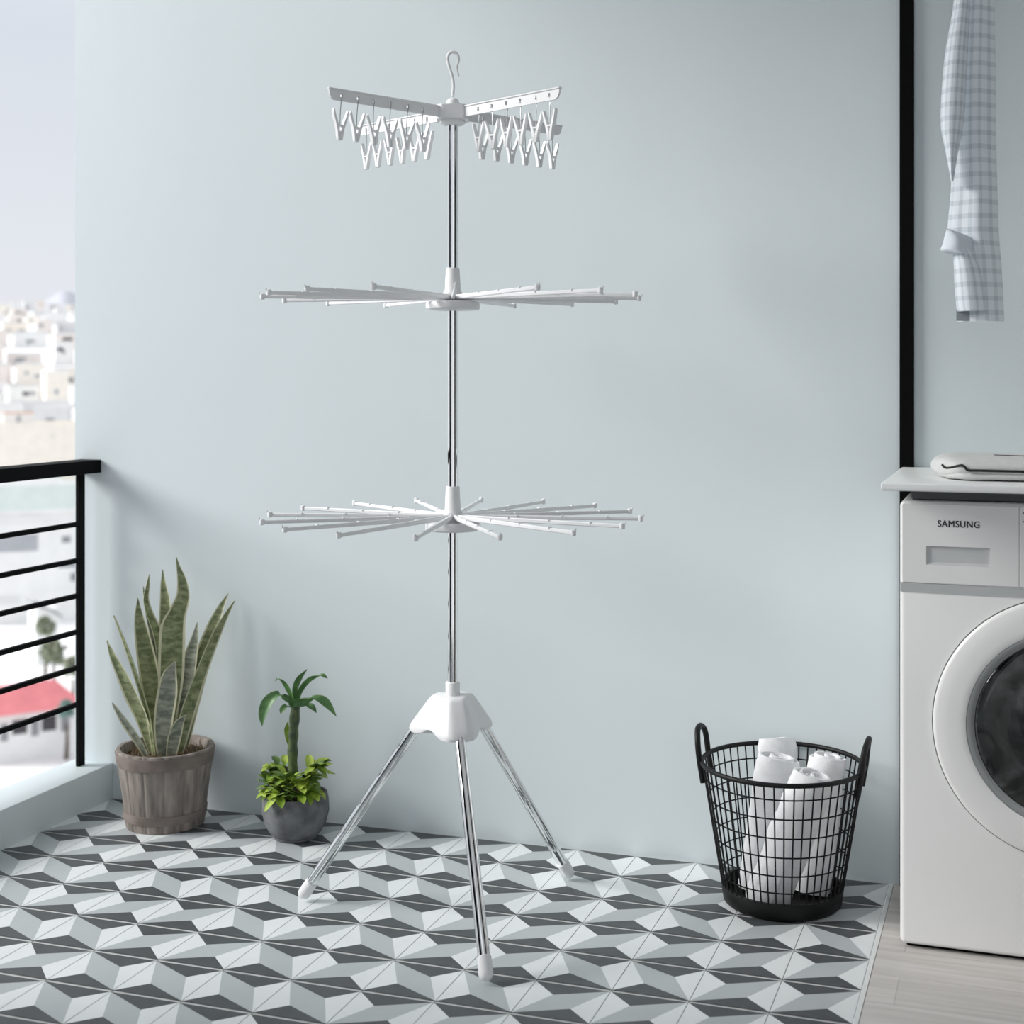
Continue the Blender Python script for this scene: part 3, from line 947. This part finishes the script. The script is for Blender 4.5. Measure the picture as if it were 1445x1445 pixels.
# brand lettering
cu = bpy.data.curves.new('lettering', 'FONT')
cu.body = 'SAMSUNG'
cu.size = 0.0180
cu.offset = 0.0
cu.extrude = 0.0002
cu.space_character = 1.12
tob = bpy.data.objects.new('lettering', cu)
COL.objects.link(tob)
bpy.context.view_layer.update()
me = bpy.data.meshes.new_from_object(tob)
bpy.data.objects.remove(tob)
tb = bmesh.new()
tb.from_mesh(me)
xs = [v.co.x for v in tb.verts]
x_min, kx = min(xs), 0.0755 / (max(xs) - min(xs))
bm = bmesh.new()
for q_, dx in enumerate((-0.00042, 0.0, 0.00042)):
    vs = {v: bm.verts.new(((v.co.x - x_min) * kx + dx, v.co.y, v.co.z + 0.00006 * q_)) for v in tb.verts}
    for f in tb.faces:
        bm.faces.new([vs[v] for v in f.verts])
tb.free()
me = bpy.data.meshes.new('lettering')
bm.to_mesh(me)
bm.free()
me.materials.append(M_logo)
lo = bpy.data.objects.new('lettering', me)
COL.objects.link(lo)
lo.parent = drw
lo.location = Wm(0.9598, yf - 0.0003, 0.8050)
lo.rotation_euler = (PI / 2, 0, 0)
# door
DC = Wm(1.1945, WY, 0.4377)
mxd = Matrix.Translation(DC) @ Matrix.Rotation(PI / 2, 4, 'X')
door = None
bm = bmesh.new()
lathe(bm, [(0.2438, 0.001), (0.2434, 0.0045), (0.2415, 0.0075), (0.236, 0.0095), (0.215, 0.0110), (0.197, 0.0112), (0.187, 0.0108), (0.1835, 0.0095), (0.1830, 0.002)], 96, mxd, cap0=False, cap1=False)
door = link('door', bm, M_app, wm, smooth=50)
bm = bmesh.new()
lathe(bm, [(0.2456, -0.0005), (0.2456, 0.0008), (0.2436, 0.0008), (0.2436, -0.0005)], 96, mxd, cap0=False, cap1=False)
link('door_gap', bm, M_appdark, door, smooth=40)
bm = bmesh.new()
lathe(bm, [(0.1828, 0.003), (0.1828, 0.0092), (0.180, 0.0096), (0.173, 0.0075), (0.1685, 0.0060), (0.1675, 0.002)], 96, mxd, cap0=False, cap1=False)
link('door_ring', bm, M_ring, door, smooth=50)
bm = bmesh.new()
lathe(bm, [(0.1674, 0.0050), (0.163, 0.0085), (0.150, 0.0115), (0.125, 0.0080), (0.10, 0.0090), (0.06, 0.0150), (0.03, 0.0175), (0.001, 0.0180)], 96, mxd, cap0=False, cap1=True)
link('door_glass', bm, M_glass, door, smooth=60)

# ------------------------------------------------------------------ counter, bracket, folded towel
ct = thing('counter', 'thin white counter shelf fixed over the washing machine', 'counter', (1.33, -0.2, 0.895))
bm = bmesh.new()
box(bm, (0.866 - 1.33, -0.472 + .2, -0.0145), (1.799 - 1.33, 0.1995, 0), 0.003, 3)
link('worktop', bm, M_counter, ct, smooth=40)
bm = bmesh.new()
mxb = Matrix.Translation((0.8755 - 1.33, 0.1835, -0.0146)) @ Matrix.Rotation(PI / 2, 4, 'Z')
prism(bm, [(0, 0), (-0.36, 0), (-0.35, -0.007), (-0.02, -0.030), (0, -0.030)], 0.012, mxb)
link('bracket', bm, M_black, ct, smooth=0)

def folded_towel():
    o = thing('folded_towel', 'grey white folded towel with black piping lying on the counter', 'towel', (1.12, -0.26, 0.895))
    def slab(z0, z1, x0, y0, y1, nose, seed, name, m):
        bm = bmesh.new()
        nx, na = 44, 32
        G = []
        for i in range(nx + 1):
            t_ = (i / nx) ** 1.6
            x = x0 + 0.40 * t_
            u = min(1, t_ / nose)
            sh = math.sqrt(max(0, 1 - (1 - u) ** 2))
            ya = y0 + (y1 - y0) * 0.80 * (1 - sh)
            yb = y1 - (y1 - y0) * 0.04 * (1 - sh)
            zm = z0 + (z1 - z0) * 0.45
            ring = []
            for k in range(na):
                a = 2 * PI * k / na
                c, s = math.cos(a), math.sin(a)
                yy = (ya + yb) / 2 + (yb - ya) / 2 * math.copysign(abs(c) ** 0.4, c)
                zz = (z0 + z1) / 2 + (z1 - z0) / 2 * math.copysign(abs(s) ** 0.75, s)
                zz = zm + (zz - zm) * max(.05, min(1, sh * 1.1))
                v = Vector((x, yy, zz))
                v.z += 0.0016 * noise.noise(v * 26 + Vector((seed, 0, 0)))
                v.z = max(v.z, 0.0008)
                ring.append(bm.verts.new(v))
            G.append(ring)
        for A, B in zip(G, G[1:]):
            for k in range(na):
                bm.faces.new((A[k], A[(k + 1) % na], B[(k + 1) % na], B[k]))
        bm.faces.new(G[0]); bm.faces.new(G[-1])
        return link(name, bm, m, o, smooth=60)
    slab(0.0, 0.043, -0.182, -0.122, 0.13, 0.17, 3, 'outer_fold', M_towelg)
    slab(0.0, 0.0185, -0.168, -0.128, 0.05, 0.17, 1, 'lower_fold', M_towelg)
    bm = bmesh.new()
    tube(bm, smooth_path([(-0.152, -0.090, 0.0270), (-0.145, -0.099, 0.0225), (-0.132, -0.113, 0.0245), (-0.114, -0.1235, 0.0290), (-0.104, -0.1262, 0.0205), (-0.085, -0.1272, 0.0202), (0.0, -0.128, 0.0200), (0.2, -0.128, 0.0200)], 4), 0.0024, 8)
    link('piping', bm, M_hem, o)
    bm = bmesh.new()
    tube(bm, [(-0.06, -0.02, 0.0438), (0.06, -0.055, 0.0438), (0.2, -0.09, 0.0438)], 0.0007, 6)
    link('seam', bm, M_hem, o)
folded_towel()

# ------------------------------------------------------------------ clothes rail above the frame and checked shirt hanging from it
rail = thing('clothes_rail', 'black wall mounted clothes rail above the washing machine', 'rail', (1.2, 0, 2.02))
bm = bmesh.new()
tube(bm, [(-0.22, -0.2, 0), (0.42, -0.2, 0)], 0.008, 14)
link('rod', bm, M_black, rail)
for x in (-0.18, 0.38):
    bm = bmesh.new()
    tube(bm, [(x, -0.0005, 0.0), (x, -0.2, 0.0)], 0.006, 10)
    lathe(bm, [(0.018, 0.0), (0.018, 0.006), (0.006, 0.008)], 20, Matrix.Translation((x, -0.0008, 0)) @ Matrix.Rotation(PI / 2, 4, 'X'))
    link('bracket', bm, M_black, rail)

def cloth(name, rows, parent, m, yoff=0.0, amp=0.006, waves=2.0, ph=0.0, thick=0.0018):
    # rows: (z, x_left, x_right); makes a folded hanging sheet with depth
    R_ = smooth_path(rows, 5)
    bm = bmesh.new()
    uv = bm.loops.layers.uv.new('UVMap')
    n = 22
    G, Bk = [], []
    for (z, xl, xr) in R_:
        fr_, bk_ = [], []
        for k in range(n + 1):
            s = k / n
            x = xl + (xr - xl) * s
            y = yoff - 0.030 * math.sin(PI * s) ** 0.8 + amp * math.sin(2 * PI * waves * s + ph + z * 3)
            fr_.append((bm.verts.new((x, y, z)), s * (0.088), z))
            bk_.append((bm.verts.new((x, y + thick, z)), s * 0.088, z))
        G.append(fr_); Bk.append(bk_)
    def face(vs):
        f = bm.faces.new([v[0] for v in vs])
        for l, v in zip(f.loops, vs):
            l[uv].uv = (v[1], v[2])
    for i in range(len(R_) - 1):
        for k in range(n):
            face((G[i][k], G[i][k + 1], G[i + 1][k + 1], G[i + 1][k]))
            face((Bk[i][k], Bk[i + 1][k], Bk[i + 1][k + 1], Bk[i][k + 1]))
        for k in (0, n):
            face((G[i][k], Bk[i][k], Bk[i + 1][k], G[i + 1][k]))
    for i in (0, len(R_) - 1):
        for k in range(n):
            face((G[i][k], G[i][k + 1], Bk[i][k + 1], Bk[i][k]))
    return link(name, bm, m, parent, smooth=70)
SHD = -0.2
sh = thing('checked_shirt', 'pale grey blue checked shirt hanging by the black strip above the counter', 'shirt', (1.03, SHD, 2.02))
def cz(py): return 1.0936 - (py - 527.6) * 0.001397 - 2.02
def cx(px): return (px - 1380) * 0.00134 + 1.0282 - 1.03
main_rows = [(-0.012, cx(1358), cx(1396)), (cz(0), cx(1352), cx(1403)), (cz(60), cx(1347), cx(1404)), (cz(120), cx(1343), cx(1405)), (cz(200), cx(1341), cx(1405.5)), (cz(260), cx(1342), cx(1407)),
             (cz(322), cx(1337), cx(1409)), (cz(340), cx(1340), cx(1410)), (cz(365), cx(1346), cx(1412)), (cz(410), cx(1348), cx(1415)), (cz(454), cx(1351), cx(1417))]
cloth('sleeve', main_rows, sh, M_check, 0.0, 0.004, 1.4, 0.6)
fold_rows = [(-0.012, cx(1354), cx(1374)), (cz(0), cx(1347), cx(1370)), (cz(80), cx(1334), cx(1366)), (cz(170), cx(1328), cx(1361)), (cz(215), cx(1335), cx(1353)), (cz(258), cx(1343), cx(1346))]
cloth('front_placket', fold_rows, sh, M_check, -0.028, 0.003, 0.8, 0.2)
cuff_rows = [(cz(325), cx(1336), cx(1340)), (cz(328), cx(1335.5), cx(1352)), (cz(336), cx(1333), cx(1370)), (cz(345), cx(1331), cx(1375)), (cz(354), cx(1328.5), cx(1375)), (cz(360), cx(1345), cx(1372))]
cloth('cuff', cuff_rows, sh, M_cuff, -0.026, 0.002, 0.6, 0.0)
tail_rows = [(cz(352), cx(1345.5), cx(1374)), (cz(380), cx(1346.5), cx(1388)), (cz(410), cx(1348), cx(1394)), (cz(432), cx(1350), cx(1397)), (cz(440), cx(1352), cx(1396))]
cloth('shirt_tail', tail_rows, sh, M_check, -0.020, 0.002, 0.7, 0.4)
# inside of the open hem
bm = bmesh.new()
box(bm, (cx(1350), -0.022, cz(453)), (cx(1372), -0.0205, cz(437)), 0.0004, 1)
link('inner_hem', bm, mat('grey_lining', srgb(146, 152, 158), 0.9, spec=0.1, noise_amt=0.05), sh)

# ------------------------------------------------------------------ the city beyond the balcony
CX0, CY0, CZ0 = 1.114, -3.137, 1.0936
def town(b, rng, z=0.0):                       # bearing west of north in degrees, distance in metres
    return Vector((CX0 - rng * math.sin(math.radians(b)), CY0 + rng * math.cos(math.radians(b)), z))
PROF = [(0, -33.5), (100, -33.2), (135, -32.6), (160, -31.5), (190, -30), (240, -27.5), (330, -23), (500, -16), (800, 4), (1300, 42), (1800, 76), (2600, 88), (5000, 88)]
def ground(r):
    for (a, za), (b, zb) in zip(PROF, PROF[1:]):
        if r <= b: return za + (zb - za) * (r - a) / (b - a)
    return PROF[-1][1]
def cmat(name, c, amt=0.05): return mat(name, c, 0.85, spec=0.2, noise_amt=amt, noise_scale=0.4)
MC = {'white': cmat('white_render', srgb(238, 238, 236)), 'cream': cmat('cream_render', srgb(244, 237, 226)), 'pale': cmat('pale_grey_render', srgb(222, 222, 222)),
      'mint': cmat('pale_mint_render', srgb(216, 226, 221)), 'beige': cmat('beige_render', srgb(232, 226, 216)), 'pink': cmat('pale_pink_render', srgb(238, 229, 223)),
      'win': cmat('grey_window', srgb(150, 152, 156)), 'windark': cmat('dark_window', srgb(84, 82, 84)), 'louvre': cmat('grey_louvre', srgb(176, 178, 182)),  # windows in plain mid grey and dark grey
      'red': cmat('pink_red_roof_tile', srgb(214, 130, 134), 0.12), 'orange': cmat('orange_coping', srgb(222, 176, 152)), 'roof': cmat('pale_roof_felt', srgb(232, 231, 230)),
      'gslate': cmat('grey_slate', srgb(164, 166, 170)), 'ground': cmat('pale_paving', srgb(236, 236, 236)), 'tree': mat('dusty_green_foliage', srgb(126, 134, 112), 0.9, noise_amt=0.35, noise_scale=1.5),
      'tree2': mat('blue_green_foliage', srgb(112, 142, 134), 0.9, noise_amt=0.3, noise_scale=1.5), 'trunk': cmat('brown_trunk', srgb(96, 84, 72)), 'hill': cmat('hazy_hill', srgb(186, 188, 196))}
bm = bmesh.new()
prev = None
for r in (6, 60, 100, 135, 160, 190, 240, 330, 500, 650, 800, 1050, 1300, 1550, 1800, 2600, 5000):
    row = [bm.verts.new(town(b, r, ground(r) - (0.0 if r > 8 else 0))) for b in range(10, 80, 3)]
    if prev:
        for k in range(len(row) - 1):
            bm.faces.new((prev[k], prev[k + 1], row[k + 1], row[k]))
    prev = row
link('ground', bm, MC['ground'], kind='structure')

def house(name, label, b, rng, w, d, z0, z1, yaw, wall, roof='roof', wins=(), cat='building', group=None, parapet=True, sink=0.6):
    # front face looks back at the balcony (local -y), wins: (x, z, w, h, material) on that face, metres from its lower middle
    o = thing(name, label, cat, town(b, rng, z0), math.radians(b + yaw), group)
    H = z1 - z0
    bm = bmesh.new()
    box(bm, (-w / 2, 0, -sink), (w / 2, d, H), 0.03, 1)
    link('wall', bm, MC[wall], o, smooth=0)
    if parapet:
        bm = bmesh.new()
        ph_, pt = min(0.8, H * .1), 0.25
        box(bm, (-w / 2 - .05, -.05, H + .005), (w / 2 + .05, pt, H + ph_)); box(bm, (-w / 2 - .05, d - pt, H + .005), (w / 2 + .05, d + .05, H + ph_))
        box(bm, (-w / 2 - .05, pt, H + .005), (-w / 2 + pt, d - pt, H + ph_)); box(bm, (w / 2 - pt, pt, H + .005), (w / 2 + .05, d - pt, H + ph_))
        link('parapet', bm, MC[roof], o, smooth=0)
    for x, z, ww, hh, m in wins:
        bm = bmesh.new()
        box(bm, (x - ww / 2, -0.10, z - hh / 2), (x + ww / 2, 0.05, z + hh / 2))
        link('window', bm, MC[m], o, smooth=0)
    return o

B0 = 39.43                                       # bearing of the photograph's left edge; the wall's end is at 36.76
# low white house with the pink red roof
o = house('house', 'white house with a broad pink red roof below the balcony', 38.45, 133, 8.4, 7, -33.0, -28.4, 14, 'white', parapet=False,
          wins=[(-3.3, 3.2, 1.1, 1.4, 'windark'), (-2.0, 3.0, .6, 1.5, 'win'), (-.7, 3.3, 1.2, 1.2, 'windark'), (.6, 3.1, .6, 1.5, 'win'), (1.8, 3.3, 1.2, 1.3, 'windark'), (3.2, 3.1, .7, 1.4, 'win')])
bm = bmesh.new()
vs = [bm.verts.new(p) for p in ((-4.9, -.9, 4.62), (4.9, -.9, 4.62), (4.9, 8, 4.7), (-4.9, 8, 4.7), (-3.6, 3.4, 6.4), (3.2, 3.4, 6.4))]
for f in ((0, 1, 5, 4), (1, 2, 5), (2, 3, 4, 5), (3, 0, 4), (3, 2, 1, 0)): bm.faces.new([vs[k] for k in f])
link('roof', bm, MC['red'], o, smooth=0)
# garden wall in front of it
gw = thing('garden_wall', 'low pale garden wall with small openings in front of the red roofed house', 'wall', town(38.3, 122, -33.0), math.radians(48))
bm = bmesh.new()
box(bm, (-5, 0, -.4), (5, .3, 1.0))
link('wall', bm, MC['pale'], gw, smooth=0)
bm = bmesh.new()
box(bm, (-5.1, -.08, 1.005), (5.1, .38, 1.2))
link('coping', bm, MC['white'], gw, smooth=0)
for k in range(9):
    bm = bmesh.new()
    box(bm, (-4.4 + k * 1.1 - .18, -.03, .3), (-4.4 + k * 1.1 + .18, .05, .75))
    link('opening', bm, MC['win'], gw, smooth=0)

def tree(name, label, b, rng, h, r, m, seed, cat='tree'):
    random.seed(seed)
    o = thing(name, label, cat, town(b, rng, ground(rng)))
    bm = bmesh.new()
    tube(bm, [(0, 0, -.3), (.1, 0, h * .3), (0, .1, h * .6)], [.22, .17, .1], 8)
    link('trunk', bm, MC['trunk'], o)
    bm = bmesh.new()
    for k in range(120):
        a = random.uniform(0, 2 * PI); el = random.uniform(-.9, 1.5)
        rr = r * random.uniform(.5, 1)
        p = Vector((rr * math.cos(a) * math.cos(el), rr * math.sin(a) * math.cos(el), h - r * 1.15 + rr * 1.15 * math.sin(el)))
        t = bmesh.new()
        bmesh.ops.create_icosphere(t, subdivisions=1, radius=r * random.uniform(.12, .26))
        for v in t.verts: v.co *= random.uniform(.7, 1.3)
        merge(bm, t, Matrix.Translation(p))
    link('crown', bm, m, o, smooth=0)
    return o
tree('tree', 'dusty green tree behind the pink red roof', 37.55, 152, 6.4, 1.35, MC['tree'], 3)
tree('tree', 'taller thin grey green tree left of the white block', 37.85, 158, 7.4, 1.0, MC['tree'], 5)
tree('shrub', 'blue green shrub beside the right end of the pink red roof', 37.08, 132, 5.2, .75, MC['tree2'], 7, 'shrub')
tree('shrub', 'dull green shrub beneath the railing post beyond the pink red roof', 36.85, 147, 5.6, .9, MC['tree'], 9, 'shrub')
# small outbuilding with a tilted slate roof among the trees
o = house('shed', 'small white shed with a slanted grey slate roof among the trees', 37.75, 168, 2.6, 2.4, -31.2, -25.0, 20, 'white', parapet=False, cat='shed')
bm = bmesh.new()
vs = [bm.verts.new(p) for p in ((-1.6, -.4, 7.4), (1.5, -.4, 5.4), (1.5, 2.8, 5.4), (-1.6, 2.8, 7.4), (-1.6, -.4, 7.1), (1.5, -.4, 5.1), (1.5, 2.8, 5.1), (-1.6, 2.8, 7.1))]
for f in ((0, 1, 2, 3), (7, 6, 5, 4), (0, 4, 5, 1), (1, 5, 6, 2), (2, 6, 7, 3), (3, 7, 4, 0)): bm.faces.new([vs[k] for k in f])
link('roof', bm, MC['gslate'], o, smooth=0)
# white block behind
house('apartment_block', 'plain white block with a long grey louvre band high on its wall', 38.1, 190, 12.5, 9, -30.0, -17.6, 4, 'white',
      wins=[(-2.6, 10.0, 5.2, 2.1, 'louvre'), (3.4, 10.2, 1.0, .8, 'win'), (4.2, 6.9, 3.6, .5, 'win'), (5.0, 5.4, 2.2, 1.0, 'win'), (-3.6, 3.0, 3.0, 1.0, 'pale')])
# pale mint block
o = house('apartment_block', 'pale mint block with a white parapet just under the handrail', 38.0, 240, 16, 10, -27.6, -16.6, -3, 'mint', 'white')
rb_ = house('rooftop_room', 'beige rooftop room on the right end of the mint block', 36.95, 243, 2.6, 3, -16.55, -14.8, -3, 'beige', parapet=False, cat='rooftop room', sink=0)
# cream block
house('apartment_block', 'broad cream block just above the handrail', 37.9, 330, 22, 14, -23.2, -10.4, 3, 'cream', 'cream', wins=[(2, 10.6, 1.2, .6, 'beige')])
house('rooftop_room', 'white rooftop room with an orange rim on the cream block', 38.78, 333, 6.3, 4, -10.35, -7.6, 3, 'white', 'orange', cat='rooftop room', sink=0, wins=[(0, .35, 6.3, .5, 'orange'), (0, 1.6, .9, 1.4, 'louvre')])
# hillside of houses climbing to the skyline
random.seed(11)
kinds = [('white', 'small white house'), ('pale', 'pale grey house'), ('cream', 'cream house'), ('pink', 'pale pink house'), ('white', 'plain white house')]
rows = [(410, 'on the lowest row of the hazy hillside'), (480, 'on the lower slope of the hazy hillside'), (570, 'on the lower middle slope of the hazy hillside'), (680, 'on the middle slope of the hazy hillside'), (820, 'on the upper middle slope of the hazy hillside'), (980, 'on the upper slope of the hazy hillside'),
        (1150, 'high on the hazy hillside'), (1350, 'near the crest of the hazy hillside'), (1550, 'on the crest of the hazy hillside'), (1780, 'along the skyline of the hazy hillside')]
for rng, where in rows:
    b = 40.2
    while b > 36.3:
        w = random.uniform(9, 19) * (0.85 if rng < 600 else 1.1)
        dw = math.degrees(w / rng)
        k, nm = random.choice(kinds)
        r = rng * random.uniform(.985, 1.015)
        z = ground(r)
        hgt = random.uniform(6, 13)
        wins = []
        for q_ in range(random.choice((1, 2, 2, 3))):
            wins.append((random.uniform(-.36, .36) * w, hgt * random.uniform(.35, .85), random.uniform(1.2, w * .34), random.uniform(1.0, 2.2), random.choice(('win', 'louvre', 'windark', 'win'))))
        house('house', nm + ' ' + where, b - dw / 2, r, w, random.uniform(8, 14), z - 1, z + hgt, random.uniform(-9, 9), k, random.choice(('roof', 'white', 'pale')), wins, group='%s houses %s' % (k, where))
        b -= dw * random.uniform(1.2, 1.4)
# hill on the skyline
bm = bmesh.new()
hp_ = [(38.4, 60), (38.0, 112), (37.6, 126), (37.2, 138), (36.8, 134), (36.3, 120), (35.6, 60)]
hp_ = smooth_path(hp_, 4)
fr_ = [bm.verts.new(town(b, 2500, z)) for b, z in hp_]
mid = [bm.verts.new(town(b, 2700, z + 12)) for b, z in hp_]
bk_ = [bm.verts.new(town(b, 3200, 40)) for b, z in hp_]
ft_ = [bm.verts.new(town(b, 2350, 50)) for b, z in hp_]
for A, B in ((ft_, fr_), (fr_, mid), (mid, bk_)):
    for k in range(len(A) - 1): bm.faces.new((A[k], A[k + 1], B[k + 1], B[k]))
tag(link('hill', bm, MC['hill']), 'faint grey hill rising behind the skyline at the right', 'hill')
